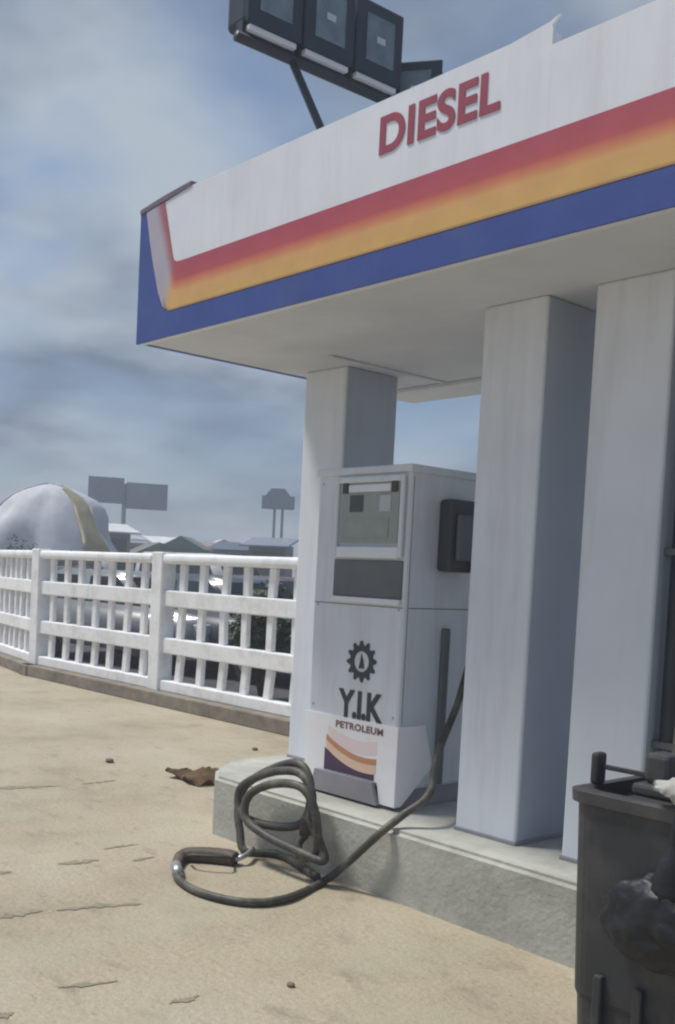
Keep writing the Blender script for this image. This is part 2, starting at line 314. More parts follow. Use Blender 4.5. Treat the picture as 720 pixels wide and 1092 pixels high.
# sunset band: runs along the fascia and turns up at the left end
band = [(XR, 2.992), (XR, 3.2535), (-4.87, 3.2535), (-4.905, 3.258), (-4.93, 3.272), (-4.945, 3.30), (-5.045, HT - 0.015), (-5.232, HT - 0.033), (-5.185, 3.42), (-5.14, 3.28), (-5.08, 3.12), (-5.03, 3.03), (-4.97, 2.994)]
mprism('stripe_band', band, 'y', YF - 0.003, YF + 0.0112, 'stripe', can)
mprism('blue_band', [(XL - 0.004, HB - 0.003), (XR, HB - 0.003), (XR, 2.990), (-4.968, 2.990), (-5.034, 3.026), (-5.085, 3.12), (-5.145, 3.28), (-5.19, 3.42), (-5.238, HT - 0.03), (XL - 0.004, HT - 0.035)], 'y', YF - 0.002, YF + 0.0105, 'blue', can)
mprism('edge_trim', [(XL - 0.006, HT - 0.034), (-5.05, HT - 0.012), (-4.79, HT + 0.010), (-4.785, HT + 0.034), (-5.05, HT + 0.018), (XL - 0.006, HT - 0.008)], 'y', YF - 0.006, YF + 0.05, 'trim', can)
mbox('end_panel', (XL, YF + 0.056, HB), (XL + 0.04, YB, HT - 0.03), 'blue', can)
mbox('back_panel', (XL + 0.041, YB - 0.04, HB - 0.004), (XR, YB, 3.56), 'white', can)
tb = mbox('lit_soffit_strip', (XL + 0.045, YB - 0.42, HB - 0.022), (XR, YB - 0.042, HB - 0.0005), 'ledge', can)  # pale strip: light reaching the soffit from the rear, put into its colour
text('lettering', 'DIESEL', (-3.345, YF - 0.0005, 3.405), 0.66, 0.168, 'letter', can, 0.0035, 0.030, 0.0, 1.04)

# ================================================================== COLUMNS
def column(x0, x1, y0, y1, label):
    c = thing('canopy_column', label, 'column', (x0, y0, HI), 'square canopy columns on the pump island')
    mbox('shaft', (x0, y0, HI + 0.001), (x1, y1, HB + 0.003), 'column', c, 0.012)
    mbox('dark_side_face', (x1 - 0.002, y0 + 0.014, HI + 0.021), (x1 + 0.0025, y1 - 0.014, HB - 0.004), 'slate', c)  # thin sheet over the right face, darker and bluer than the shaft
    mbox('base_trim', (x0 - 0.006, y0 - 0.006, HI), (x1 + 0.006, y1 + 0.006, HI + 0.02), 'greyp', c, 0.004)
    return c
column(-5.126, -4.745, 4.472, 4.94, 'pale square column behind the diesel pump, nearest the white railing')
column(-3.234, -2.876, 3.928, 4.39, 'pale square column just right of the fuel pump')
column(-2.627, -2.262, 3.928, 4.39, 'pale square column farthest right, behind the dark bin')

# ================================================================== FUEL PUMP
PX0, PX1, PY, PYB, PH = -4.345, -3.646, 3.928, 4.53, 2.13
fp = thing('fuel_pump', 'pale grey fuel pump with gear logo and white striped skirt', 'fuel pump', (PX0, PY, HI))
mbox('cabinet', (PX0, PY, HI + 0.10), (PX1, PYB, PH), 'pump', fp, 0.018)
mbox('plinth', (PX0 + 0.02, PY + 0.03, HI), (PX1 - 0.02, PYB - 0.02, HI + 0.102), 'greyp', fp, 0.006)
mbox('top_cap', (PX0 - 0.012, PY - 0.012, PH - 0.03), (PX1 + 0.012, PYB + 0.012, PH + 0.012), 'pump', fp, 0.008)
d0, d1 = -4.17, -3.675
bz = mbox('display_frame', (d0, PY - 0.012, 1.665), (d1, PY + 0.01, 2.085), 'bezel', fp, 0.006)
mbox('frame_rail', (d0 - 0.008, PY - 0.03, 1.66), (d0 + 0.018, PY - 0.011, 2.09), 'pump', bz, 0.006)
mbox('frame_rail', (d1 - 0.018, PY - 0.03, 1.66), (d1 + 0.008, PY - 0.011, 2.09), 'pump', bz, 0.006)
mbox('frame_rail', (d0 + 0.0185, PY - 0.028, 2.055), (d1 - 0.0185, PY - 0.0115, 2.088), 'pump', bz, 0.006)
mbox('frame_rail', (d0 + 0.0185, PY - 0.028, 1.655), (d1 - 0.0185, PY - 0.0115, 1.715), 'ledge', bz, 0.006)
mbox('glass_panel', (d0 + 0.035, PY - 0.016, 1.735), (d1 - 0.035, PY - 0.0125, 2.045), 'lcd', bz)
mbox('latch', (d0 + 0.045, PY - 0.026, 2.00), (d0 + 0.085, PY - 0.0165, 2.075), 'dark', bz, 0.003)
mbox('latch', (d1 - 0.085, PY - 0.026, 2.00), (d1 - 0.045, PY - 0.0165, 2.075), 'dark', bz, 0.003)
mbox('shade_bar', (d0 + 0.09, PY - 0.024, 2.005), (d1 - 0.09, PY - 0.0165, 2.045), 'ledge', bz, 0.004)
mbox('counter_window', (d0 + 0.10, PY - 0.019, 1.90), (d0 + 0.20, PY - 0.0165, 1.99), 'lcdd', bz)
mbox('counter_window', (d1 - 0.17, PY - 0.019, 1.90), (d1 - 0.09, PY - 0.0165, 1.985), 'bezel', bz)
mbox('counter_window', (d0 + 0.06, PY - 0.019, 1.76), (d1 - 0.10, PY - 0.0165, 1.86), 'lcd', bz)
sh = mbox('service_panel', (d0 - 0.012, PY - 0.008, 1.445), (d1 + 0.006, PY + 0.004, 1.645), 'panel', fp, 0.004)
mbox('panel_lip', (d0 - 0.012, PY - 0.022, 1.415), (d1 + 0.006, PY - 0.001, 1.444), 'ledge', fp, 0.004)
for sx, sz in ((PX0 + .04, .83), (PX1 - .04, .83), (PX0 + .04, 1.39), (PX1 - .04, 1.39), (PX0 + .04, 2.06)):
    bm = bmesh.new(); bmesh.ops.create_cone(bm, cap_ends=True, segments=12, radius1=.008, radius2=.006, depth=.004, matrix=Matrix.Translation((sx, PY - .002, sz)) @ Matrix.Rotation(math.pi / 2, 4, 'X')); obj('screw', bm, 'metal', fp)
mbox('door_seam', (PX0 + .012, PY - .0015, 1.400), (PX1 - .012, PY + .002, 1.4045), 'panel', fp)
mbox('door_seam', (PX1 - .002, PY + .03, 1.400), (PX1 + .0015, PYB - .02, 1.4045), 'panel', fp)
mbox('door_seam', (PX1 - .002, PY + .022, .80), (PX1 + .0015, PY + .0255, 2.08), 'panel', fp)
# gear emblem
bm = bmesh.new(); gx, gz, ro, ri = -3.935, 1.10, 0.088, 0.056; nt_ = 12
outer = []
for k in range(nt_ * 4):
    a = 2 * math.pi * k / (nt_ * 4); rr = 0.112 if k % 4 in (0, 1) else ro; outer.append((gx + rr * math.cos(a), gz + rr * math.sin(a)))
inner = [(gx + ri * math.cos(2 * math.pi * k / (nt_ * 4)), gz + ri * math.sin(2 * math.pi * k / (nt_ * 4))) for k in range(nt_ * 4)]
vo = [bm.verts.new((x, PY - 0.004, z)) for x, z in outer]; vi = [bm.verts.new((x, PY - 0.004, z)) for x, z in inner]
for k in range(len(vo)): bm.faces.new((vo[k], vo[(k + 1) % len(vo)], vi[(k + 1) % len(vo)], vi[k]))
r = bmesh.ops.extrude_face_region(bm, geom=list(bm.faces)); bmesh.ops.translate(bm, verts=[g for g in r['geom'] if isinstance(g, bmesh.types.BMVert)], vec=(0, 0.0035, 0)); bmesh.ops.recalc_face_normals(bm, faces=bm.faces)
em = obj('gear_emblem', bm, 'ink', fp)
mprism('flame_mark', [(gx - 0.020, gz - 0.038), (gx + 0.022, gz - 0.036), (gx + 0.012, gz + 0.008), (gx - 0.004, gz + 0.042), (gx - 0.010, gz + 0.004)], 'y', PY - 0.0035, PY - 0.0005, 'ink', em)
text('lettering', 'Y.I.K', (-4.10, PY - 0.0004, 0.785), 0.34, 0.155, 'ink', fp, 0.003, 0.035, 0, 0.95)
# white skirt that wraps the front and the right side, with its sunset print
SKZ = 0.785
mprism('skirt_front', [(PX0 - 0.012, SKZ), (PX1 + 0.0, SKZ), (PX1, HI + 0.022), (PX1 - 0.10, HI + 0.022), (PX1 - 0.12, HI + 0.13), (-4.20, HI + 0.13), (-4.22, HI + 0.022), (PX0 + 0.01, HI + 0.022)], 'y', PY - 0.010, PY - 0.0005, 'skirt', fp)
mprism('skirt_side', [(PY - 0.010, SKZ), (PY + 0.20, SKZ), (PY + 0.27, 0.56), (PY + 0.04, HI + 0.022), (PY - 0.010, HI + 0.022)], 'x', PX1 + 0.0005, PX1 + 0.010, 'skirt', fp)
def arc_band(name, x0, x1, zl, zm, zr, t0, t1, m, dy):
    top = []; bot = []
    for k in range(15):
        u = k / 14; x = x0 + (x1 - x0) * u; z = zl * (1 - u) ** 2 + 2 * zm * u * (1 - u) + zr * u * u
        top.append((x, z + (t0 if u < 1 else t0))); bot.append((x, z - t1))
    mprism(name, bot + top[::-1], 'y', PY - 0.010 - dy, PY - 0.0095, m, fp)
arc_band('pink_print', -4.16, -3.78, 0.68, 0.60, 0.64, 0.05, 0.02, 'pink', 0.0012)
arc_band('ochre_swoosh', -4.17, -3.78, 0.665, 0.555, 0.585, 0.012, 0.020, 'ochre', 0.0022)
arc_band('peach_swoosh', -4.17, -3.78, 0.645, 0.530, 0.560, 0.004, 0.045, 'peach', 0.0018)
mprism('plum_print', [(-4.18, HI + 0.135), (-3.79, HI + 0.135), (-3.79, 0.515), (-3.86, 0.515), (-3.98, 0.535), (-4.10, 0.565), (-4.18, 0.60)], 'y', PY - 0.0113, PY - 0.0096, 'plum', fp)
mprism('plinth_cover', [(-4.23, HI + 0.13), (-3.785, HI + 0.128), (-3.74, HI + 0.015), (-4.26, HI + 0.015)], 'y', PY - 0.035, PY - 0.012, 'greyp', fp)
text('small_lettering', 'PETROLEUM', (-4.10, PY - 0.0102, 0.725), 0.36, 0.038, 'ink2', fp, 0.002, 0.03, 0, 1.1)
# nozzle boot on the right side
boot = mbox('nozzle_boot', (PX1 + 0.001, PY + 0.22, 1.60), (PX1 + 0.10, PY + 0.46, 1.98), 'dark', fp, 0.02)
mbox('boot_guard', (PX1 + 0.10, PY + 0.25, 1.66), (PX1 + 0.13, PY + 0.44, 1.90), 'panel', boot, 0.01)
mbox('side_channel', (PX1 + 0.001, PY + 0.29, 0.46), (PX1 + 0.03, PY + 0.34, 1.30), 'panel', fp, 0.008)
# hose of this pump: out of the boot, down the side, over the kerb, one ring on the ground, nozzle at its end
hose = thing('fuel_hose', 'black hose running from the pump and ringed on the ground with brown nozzle', 'hose', tuple(onZ(345, 936, 0)))
def g(x, y, z=0.022): return onZ(x, y, z)
hp = [(PX1 + 0.115, PY + 0.40, 1.68), (PX1 + 0.14, PY + 0.42, 1.35), (PX1 + 0.10, PY + 0.36, 0.95), (PX1 + 0.14, PY + 0.16, 0.66), onY(458, 846, 3.86), onY(430, 869, 3.72), onY(411, 884, 3.615), onY(396, 897, 3.59), onY(372, 919, 3.57), g(345, 940), g(305, 958), g(262, 962), g(215, 952), g(190, 937), g(188, 922)]
mtube('hose_line', catmull(hp, 8), 0.0195, 'rubber', hose)
nz = catmull([g(188, 924, 0.024), g(194, 914, 0.026), g(214, 912, 0.034), g(240, 914, 0.036), g(251, 917, 0.03)], 6)
mtube('nozzle', nz, [0.022 + 0.022 * min(1, i / 8) for i in range(len(nz))], 'nozzle', hose)
a_, b_ = g(190, 932, .024), g(188, 923, .024)
mtube('ferrule', [a_, b_], .029, 'metal', hose, 12)
lv0 = g(206, 912, .075); lv1 = g(240, 914, .078)
mtube('lever_guard', catmull([g(200, 913, .045), lv0, lv1, g(247, 916, .045)], 6), .008, 'rubber', hose, 6)
mtube('nozzle_spout', catmull([g(250, 917, 0.03), g(262, 912, 0.05), g(270, 905, 0.05)], 6), 0.014, 'metal', hose)
# second, heavier hose: loops propped against the island corner
coil = thing('fuel_hose', 'dark hose coiled upright in loose loops against the island corner', 'hose', (-4.3, 3.5, 0))
Yc = 3.56
def c(x, y, dy=0.0): return onY(x, y, Yc + dy)
lp = [g(338, 935), g(300, 912), g(262, 908), c(256, 886, -.02), c(254, 862), c(262, 838), c(290, 820), c(318, 814), c(330, 832), c(330, 862), c(318, 880, -.03), c(285, 880, -.07), c(258, 868, -.08), c(256, 842, -.06), c(276, 828, -.05), c(300, 822, -.05), c(322, 826, -.05), c(333, 848, -.06), c(331, 874, -.07), c(341, 898, -.05), c(345, 918, -.06), c(318, 908, -.10), c(282, 890, -.11), c(262, 872, -.12), c(266, 848, -.10), c(292, 836, -.10), c(322, 840, -.10), c(336, 866, -.09), c(338, 905, -.06), c(322, 915, -.08), c(318, 900, -.06), c(326, 890, -.02)]
mtube('hose_line', catmull(lp, 8), 0.023, 'rubber', coil)
mtube('coupling', [lp[-1], lp[-1] + Vector((0.0, 0.0, 0.05)), lp[-1] + Vector((0, 0.01, 0.09))], [0.034, 0.034, 0.030], 'nozzle', coil)

# ================================================================== RAILING
paint_f = 'fence'
YFN = 6.68
def baluster_mesh(h, w=0.105, d=0.06):
    bm = bmesh.new(); box(bm, (-w / 2, -d / 2, 0), (w / 2, d / 2, h), 0.010, 1); me = bpy.data.meshes.new('baluster'); bm.to_mesh(me); bm.free(); me.materials.append(M['fence']); return me
TIERS = [(0.272, 0.582), (0.758, 1.118), (1.297, 1.602)]; BM = [baluster_mesh(b - a) for a, b in TIERS]
bm = bmesh.new(); box(bm, (-0.11, -0.10, 0.14), (0.11, 0.10, 1.735), 0.016, 2); POST = bpy.data.meshes.new('post'); bm.to_mesh(POST); bm.free(); POST.materials.append(M['fence'])
def railing(p0, ang, bays, label, n=7, first=True, last=True):
    t = thing('railing', label, 'railing', (p0[0], p0[1], 0), 'white railing runs along the road'); t.rotation_euler.z = ang
    x = 0.0; tot = sum(bays)
    kb = bmesh.new(); box(kb, (-0.15, -0.22, 0), (tot + 0.15, 0.2, 0.15), 0.012)
    for name, bmx, m in (('kerb', kb, 'fkerb'),): o = obj(name, bmx, m); o.parent = t
    def part(name, me): o = bpy.data.objects.new(name, me); COL.objects.link(o); o.parent = t; return o
    xs = [0]
    for b in bays: xs.append(xs[-1] + b)
    for i, px in enumerate(xs):
        if (i == 0 and not first) or (i == len(xs) - 1 and not last): continue
        o = part('post', POST); o.location.x = px
    for i, b in enumerate(bays):
        a, e = xs[i] + 0.105, xs[i + 1] - 0.105
        for z0, z1, w in ((0.15, 0.275, 0.075), (0.58, 0.76, 0.062), (1.115, 1.30, 0.062)):
            q = bmesh.new(); box(q, (a, -w, z0), (e, w, z1), 0.014, 2); o = obj('rail', q, 'fence'); o.parent = t
        q = bmesh.new(); box(q, (a - 0.0, -0.10, 1.60), (e, 0.10, 1.715), 0.04, 3); o = obj('top_rail', q, 'fence', None, True); o.parent = t
        for k in range(n):
            u = xs[i] + b * (k + 1) / (n + 1)
            for (z0, z1), me in zip(TIERS, BM):
                o = part('baluster', me); o.location = (u + random.uniform(-.012, .012), random.uniform(-.006, .006), z0 - 0.001 + random.uniform(0, .002)); o.rotation_euler.y = random.uniform(-.05, .05) + (.085 if z0 < .5 else .02)
    return t
railing((-12.98, YFN), 0.0, [3.0, 3.17, 3.1, 3.1, 3.1], 'long white railing with three tiers of balusters, meeting the pale column')
dl = math.atan2(7.14 - 6.70, -15.17 + 12.98)
P1 = Vector((-12.98, YFN)); Ld = 3.1
e1 = P1 + Vector((math.cos(dl), math.sin(dl))) * 6.2
railing((e1.x, e1.y), dl + math.pi, [3.1, 3.1], 'angled white railing run at the left edge, receding from the corner post', n=9, last=False)

# ================================================================== FLOODLIGHTS on the canopy roof
zb = onY(252, 38, 3.6).z; A = Vector(onY(252, 38, 3.6)); B = Vector(onZ(405, 105, zb)); ax = (B - A).normalized()
fr = thing('lighting_gantry', 'dark bar with strut carrying floodlights above the canopy roof', 'gantry', (A.x, A.y + 0.5, 3.36))
def bar(name, a, b, rad, m, parent): return mtube(name, [a, b], rad, m, parent, 8)
Bx = A + ax * 1.75
bar('cross_bar', A, Bx, 0.030, 'lampb', fr)
s0 = A + ax * ((307 - 252) / 153 * (B - A).length)
st = onY(340, 132, 3.95); sdir = (st - s0).normalized(); foot = s0 + sdir * ((3.362 - s0.z) / sdir.z)
bar('strut', s0, foot, 0.024, 'lampb', fr)
bar('leg', A + ax * 1.2, Vector(((A + ax * 1.2).x, (A + ax * 1.2).y, 3.36)), 0.024, 'lampb', fr)
bar('leg', A + ax * 1.6, Vector(((A + ax * 1.6).x, (A + ax * 1.6).y, 3.36)), 0.024, 'lampb', fr)
fl_lab = ['floodlight nearest the fascia corner, leftmost of the four', 'second floodlight from the left on the dark bar', 'third floodlight from the left, glass facing the forecourt', 'rearmost floodlight, mostly hidden behind the canopy top']
wl = 0.40
for i in range(4):
    b0 = A + ax * (0.02 + i * 0.405)
    t = thing('floodlight', fl_lab[i], 'floodlight', tuple(b0 + ax * wl / 2), 'floodlights on the canopy roof')
    t.rotation_euler.z = math.atan2(ax.y, ax.x) - math.pi / 2
    if i == 3: t.rotation_euler.z -= 0.9; t.location.z -= 0.10; t.scale = (.85, .85, .8)
    def lp_(name, lo, hi, m, bev=0.0, par=None, sm=False):
        q = bmesh.new(); box(q, lo, hi, bev); o = obj(name, q, m); o.parent = par or t; return o
    # local: y along the bar, x towards the forecourt, z up; housing leans forward slightly
    h = lp_('housing', (-0.16, -wl / 2 + 0.012, 0.075), (0.045, wl / 2 - 0.012, 0.50), 'lamp', 0.035)
    lp_('rim', (0.0455, -wl / 2 + 0.004, 0.068), (0.075, wl / 2 - 0.004, 0.51), 'lamp', 0.012)
    lp_('glass', (0.0755, -wl / 2 + 0.085, 0.15), (0.080, wl / 2 - 0.085, 0.43), 'glassp')
    lp_('bulb', (0.0805, -0.035, 0.27), (0.086, 0.035, 0.31), 'reflector', 0.002)
    lp_('pale_strip', (0.02, -wl / 2 + 0.03, 0.034), (0.06, wl / 2 - 0.03, 0.066), 'ledge', 0.006)
    for s in (-1, 1): lp_('bracket', (-0.045, s * (wl / 2 - 0.02) - 0.008, 0.022), (0.012, s * (wl / 2 - 0.02) + 0.008, 0.10), 'lampb')
    lp_('bracket_foot', (-0.03, -wl / 2 + 0.012, 0.0275), (0.018, wl / 2 - 0.012, 0.0335), 'lampb')

# ================================================================== BIN, BAG AND RAG at the right edge
bx0, by0 = -1.80, 2.72
bn = thing('waste_bin', 'dark grey bin with two upright handle posts, cut off at right edge', 'bin', (bx0, by0, 0))
bm = bmesh.new()
def ring(z, i, r=0.07):
    x0, x1, y0, y1 = bx0 + i, -1.15 - i, by0 + i, 3.30 - i; o = []
    for cx_, cy_, a0 in ((x1 - r, y1 - r, 0), (x0 + r, y1 - r, 90), (x0 + r, y0 + r, 180), (x1 - r, y0 + r, 270)):
        for k in range(6): a = R(a0 + 18 * k); o.append((cx_ + r * math.cos(a), cy_ + r * math.sin(a), z))
    return o
lv = [ring(0.0, .045), ring(0.02, .035), ring(0.30, .022), ring(0.32, .016), ring(0.60, .008), ring(0.90, 0.0), ring(0.905, -.014), ring(0.94, -.016), ring(0.945, .004), ring(0.945, .03), ring(0.90, .034)]
vv = [[bm.verts.new(p) for p in q] for q in lv]
for a, b in zip(vv, vv[1:]):
    for k in range(24): bm.faces.new((a[k], a[(k + 1) % 24], b[(k + 1) % 24], b[k]))
bm.faces.new(vv[0][::-1]); bm.faces.new(vv[-1])
obj('body', bm, 'bin', bn)
for k in range(4): mbox('rib', (bx0 + .12 + k * .13, by0 - .006, .10), (bx0 + .15 + k * .13, by0 + .03, .40), 'bin', bn, .006)
mbox('lid', (bx0 + 0.17, by0 + 0.05, 0.946), (-1.20, 3.25, 0.985), 'bin', bn, 0.012)
mbox('handle_post', (bx0 + 0.004, by0 + 0.09, 0.9455), (bx0 + 0.034, by0 + 0.14, 1.045), 'bin', bn, 0.010)
mbox('handle_post', (bx0 + 0.19, by0 + 0.08, 0.9855), (bx0 + 0.27, by0 + 0.17, 1.075), 'bin', bn, 0.014)
mbox('cross_handle', (bx0 + 0.034, by0 + 0.108, 0.995), (bx0 + 0.192, by0 + 0.122, 1.01), 'bin', bn, 0.003)
# black bag bulging over the front
def blob(bm, cen, rad, sub=3, amp=0.12, seed=0):
    r = bmesh.ops.create_icosphere(bm, subdivisions=sub, radius=1.0); from mathutils import noise
    for v in r['verts']:
        n_ = v.co.normalized(); k = 1 + amp * noise.noise(n_ * 2.2 + Vector((seed, 0, 0))) * 2 + amp * 0.6 * noise.noise(n_ * 6 + Vector((seed, 3, 0)))
        v.co = Vector(cen) + Vector((n_.x * rad[0], n_.y * rad[1], n_.z * rad[2])) * k
bm = bmesh.new(); blob(bm, (-1.44, by0 - 0.025, 0.615), (0.20, 0.075, 0.135), 5, 0.09, 4.2)
for v in bm.verts:
    k_ = abs(_n.noise(Vector((v.co.x * 16, v.co.y * 10, v.co.z * 5)))) + .5 * abs(_n.noise(Vector((v.co.x * 34, v.co.y * 20, v.co.z * 13)))); v.co += (v.co - Vector((-1.44, by0 - 0.025, 0.615))).normalized() * (0.003 - 0.012 * k_)
tube(bm, catmull([(-1.44, by0 - 0.03, 0.70), (-1.43, by0 - 0.035, 0.84), (-1.42, by0 - 0.03, 0.93), (-1.41, by0 + 0.0, 0.965), (-1.40, by0 + 0.03, 0.955)], 5), [0.06, 0.055, 0.05, 0.045, 0.04] + [0.022] * 16, 8)
tag(obj('rubbish_bag', bm, 'bag', None, True), 'black plastic bag bulging against the front of the dark bin', 'bag')
# crumpled white rag on the lid
def cloth(name, cen, sx, sy, amp, m, seed, drop=None, n=18):
    from mathutils import noise
    bm = bmesh.new(); vs_ = []
    for j in range(n + 1):
        row = []
        for i in range(n + 1):
            u = i / n - 0.5; v = j / n - 0.5
            wob = 1 + 0.35 * noise.noise(Vector((math.atan2(v, u) * 1.2, seed, 0)))
            x = cen[0] + u * sx * wob; y = cen[1] + v * sy * wob
            z = cen[2] + amp * (0.5 + 0.9 * noise.noise(Vector((u * 4 + seed, v * 4, seed))) + 0.4 * noise.noise(Vector((u * 10, v * 10 + seed, 2))))
            z = max(z, cen[2] + 0.003)
            if drop: z = drop(x, y, z)
            row.append(bm.verts.new((x, y, z)))
        vs_.append(row)
    for j in range(n):
        for i in range(n): bm.faces.new((vs_[j][i], vs_[j][i + 1], vs_[j + 1][i + 1], vs_[j + 1][i]))
    r = bmesh.ops.solidify(bm, geom=list(bm.faces), thickness=0.004)
    return obj(name, bm, m, None, True)
def drape(x, y, z):
    e = (by0 - 0.024) - y
    return z - max(0.0, e) * 4.5
rg = cloth('cleaning_rag', (-1.40, by0 + 0.03, 0.988), 0.26, 0.12, 0.03, 'rag', 9.3, drape)
tag(rg, 'crumpled white rag draped over the front rim of the dark bin', 'rag')
pr = onZ(216, 832, 0.0)
tag(cloth('cardboard_scrap', (pr.x, pr.y, 0.004), 0.40, 0.36, 0.06, 'brag', 2.6), 'crumpled brown scrap on the ground left of the pump island', 'scrap')
# hose and pipe beside the far right column
pp = thing('drain_pipe', 'dark vertical pipe on the far side of the rightmost column', 'pipe', (-2.19, 4.02, HI))
mtube('pipe', [(-2.20, 4.02, HI), (-2.20, 4.02, HB + 0.002)], 0.045, 'lampb', pp, 14)
for z in (0.9, 1.7, 2.5): mbox('clip', (-2.262, 3.975, z), (-2.145, 4.068, z + 0.03), 'panel', pp, 0.004)
hh = [(-2.02, 3.98, HB + 0.002), (-2.03, 3.96, 2.2), (-2.05, 3.90, 1.6), (-2.04, 3.82, 1.2), (-1.98, 3.68, 0.85), (-1.88, 3.52, 0.55), (-1.80, 3.46, 0.2), (-1.70, 3.47, 0.025), (-1.4, 3.46, 0.025)]
tag(mtube('fuel_hose', catmull(hh, 7), 0.024, 'rubber'), 'black hose hanging from the canopy behind the dark bin', 'hose')

# ================================================================== GROUND LITTER AND CRACKS
def crack(x0, y0, x1, y1, w, seed):
    rnd = random.Random(seed); a = onZ(x0, y0, 0.003); b = onZ(x1, y1, 0.003); bm = bmesh.new(); top = []; bot = []; n = 14
    nrm = Vector((-(b - a).y, (b - a).x, 0)).normalized(); wig = 0
    for k in range(n + 1):
        u = k / n; wig = wig * 0.7 + rnd.uniform(-1, 1) * 0.022; p = a.lerp(b, u) + nrm * wig * .3; ww = w * 2.3 * math.sin(math.pi * (0.06 + 0.88 * u)) * rnd.uniform(0.25, 1.2)
        top.append(bm.verts.new((p + nrm * ww)[:2] + (0.003,))); bot.append(bm.verts.new((p - nrm * ww * rnd.uniform(.2, 1))[:2] + (0.003,)))
    for k in range(n): bm.faces.new((bot[k], bot[k + 1], top[k + 1], top[k]))
    for f in bm.faces:
        if f.normal.z < 0: f.normal_flip()
    bm.normal_update()
    o = obj('crack', bm, 'crackm', bpy.data.objects['forecourt']); o.matrix_parent_inverse = Matrix.Identity(4)
for k, q in enumerate([(-20, 841, 66, 838, .022), (60, 970, 150, 963, .02), (-10, 980, 46, 971, .02), (62, 921, 106, 917, .018), (140, 918, 166, 914, .012), (88, 836, 125, 832, .012), (0, 932, 12, 929, .016), (62, 1052, 126, 1046, .012), (180, 1070, 214, 1062, .012), (-5, 1086, 16, 1080, .018), (110, 905, 150, 900, .010)]): crack(*q, k)
peb_spots = [(117, 813, .04, 'dark pebble alone on the sandy concrete left of the scrap'), (310, 1052, .018, 'small pebble at the bottom centre of the forecourt'), (272, 800, .03, 'pebble near the railing kerb beside the pale column')]
for k, (x, y, s, lab) in enumerate(peb_spots):
    p = onZ(x, y, 0); bm = bmesh.new(); blob(bm, (p.x, p.y, s * 0.38), (s, s * 0.8, s * 0.5), 2, 0.15, k * 2.1)
    tag(obj('pebble', bm, 'stone', None, True), lab, 'pebble', 'loose pebbles on the forecourt')

# ================================================================== BEYOND THE RAILING
def local(name, t, m, fn, smooth=False):
    q = bmesh.new(); fn(q); o = obj(name, q, m, None, smooth); o.parent = t; return o
def car(pos, rz, col, label, van=False):
    t = thing('parked_car', label, 'car', (pos[0], pos[1], 0), 'vehicles on the road beyond the railing'); t.rotation_euler.z = rz
    pm = paint('car_paint_%d' % len(M), col)
    L2, W = (2.3, 0.9) if van else (2.15, 0.86)
    prof = [(-L2, .35), (-L2 + .02, .75), (-L2 + .1, .92), (-1.55, .98), (1.0, .95), (L2 - .25, .86), (L2 - .02, .70), (L2, .38), (L2 - .1, .26), (-L2 + .1, .26)]
    cab = [(-1.95, .96), (-1.55, 1.40), (-1.2, 1.48), (.1, 1.48), (.35, 1.42), (1.05, .94)] if not van else [(-2.25, .9), (-2.2, 1.85), (-2.0, 1.97), (.7, 1.97), (1.0, 1.85), (1.75, .92)]
    def body(q):
        prism(q, prof, 'y', -W, W); bmesh.ops.bevel(q, geom=list(q.edges), offset=.05, segments=2, affect='EDGES')
    local('body', t, pm, body, True)
    def cabin(q):
        prism(q, cab, 'y', -W + .1, W - .1)
        for v in q.verts: v.co.y *= 1 - .13 * max(0, (v.co.z - .95)) / .55
        bmesh.ops.bevel(q, geom=list(q.edges), offset=.04, segments=2, affect='EDGES')
    local('cabin', t, pm, cabin, True)
    zt = 1.38 if not van else 1.75
    for s in (-1, 1):
        for (a, b, c_, d) in (((-1.6, -.55, -.6, -1.38) if not van else (-2.0, -.7, -.7, -2.0)), ((-.45, .72, .22, -.45) if not van else (-.6, 1.35, .75, -.6))):
            def win(q):
                k0 = W - .1; y0 = k0 * (1 - .13 * .07 / .55); y1 = k0 * (1 - .13 * (zt - .95) / .55)
                P = [(a, y0, 1.02), (b, y0, 1.02), (c_, y1, zt), (d, y1, zt)]
                f = [q.verts.new((x, s * (y - .004), z)) for x, y, z in P]; h = [q.verts.new((x, s * (y + .006), z)) for x, y, z in P]
                q.faces.new(f); q.faces.new(h[::-1])
                for k in range(4): q.faces.new((f[k], h[k], h[(k + 1) % 4], f[(k + 1) % 4]))
                bmesh.ops.recalc_face_normals(q, faces=q.faces)
            local('side_window', t, 'glass', win)
    def wind(q):
        x0, z0, x1, z1 = (.98, 1.0, .42, 1.39) if not van else (1.70, 1.0, 1.06, 1.78)
        P = [(x0 + .015, -.66, z0), (x0 + .015, .66, z0), (x1 + .02, .60, z1), (x1 + .02, -.60, z1)]
        q.faces.new([q.verts.new(p) for p in P]); r = bmesh.ops.solidify(q, geom=list(q.faces), thickness=.03)
    local('windscreen', t, 'glass', wind)
    for s in (-1, 1):
        local('headlight', t, 'lens', lambda q: box(q, (L2 - .10, s * .62 - .15, .62), (L2 + .012, s * .62 + .15, .76), .02))
        local('tail_light', t, 'tail', lambda q: box(q, (-L2 - .012, s * .70 - .09, .62), (-L2 + .08, s * .70 + .09, .86), .02))
        for x in (-1.35, 1.38):
            w = local('wheel', t, 'tyre', lambda q: bmesh.ops.create_cone(q, cap_ends=True, segments=20, radius1=.31, radius2=.31, depth=.2, matrix=Matrix.Translation((x, s * (W - .08), .31)) @ Matrix.Rotation(math.pi / 2, 4, 'X')))
            local('rim', w, 'metal', lambda q: bmesh.ops.create_cone(q, cap_ends=True, segments=14, radius1=.19, radius2=.17, depth=.02, matrix=Matrix.Translation((x, s * (W + .032), .31)) @ Matrix.Rotation(math.pi / 2, 4, 'X')))
    return t
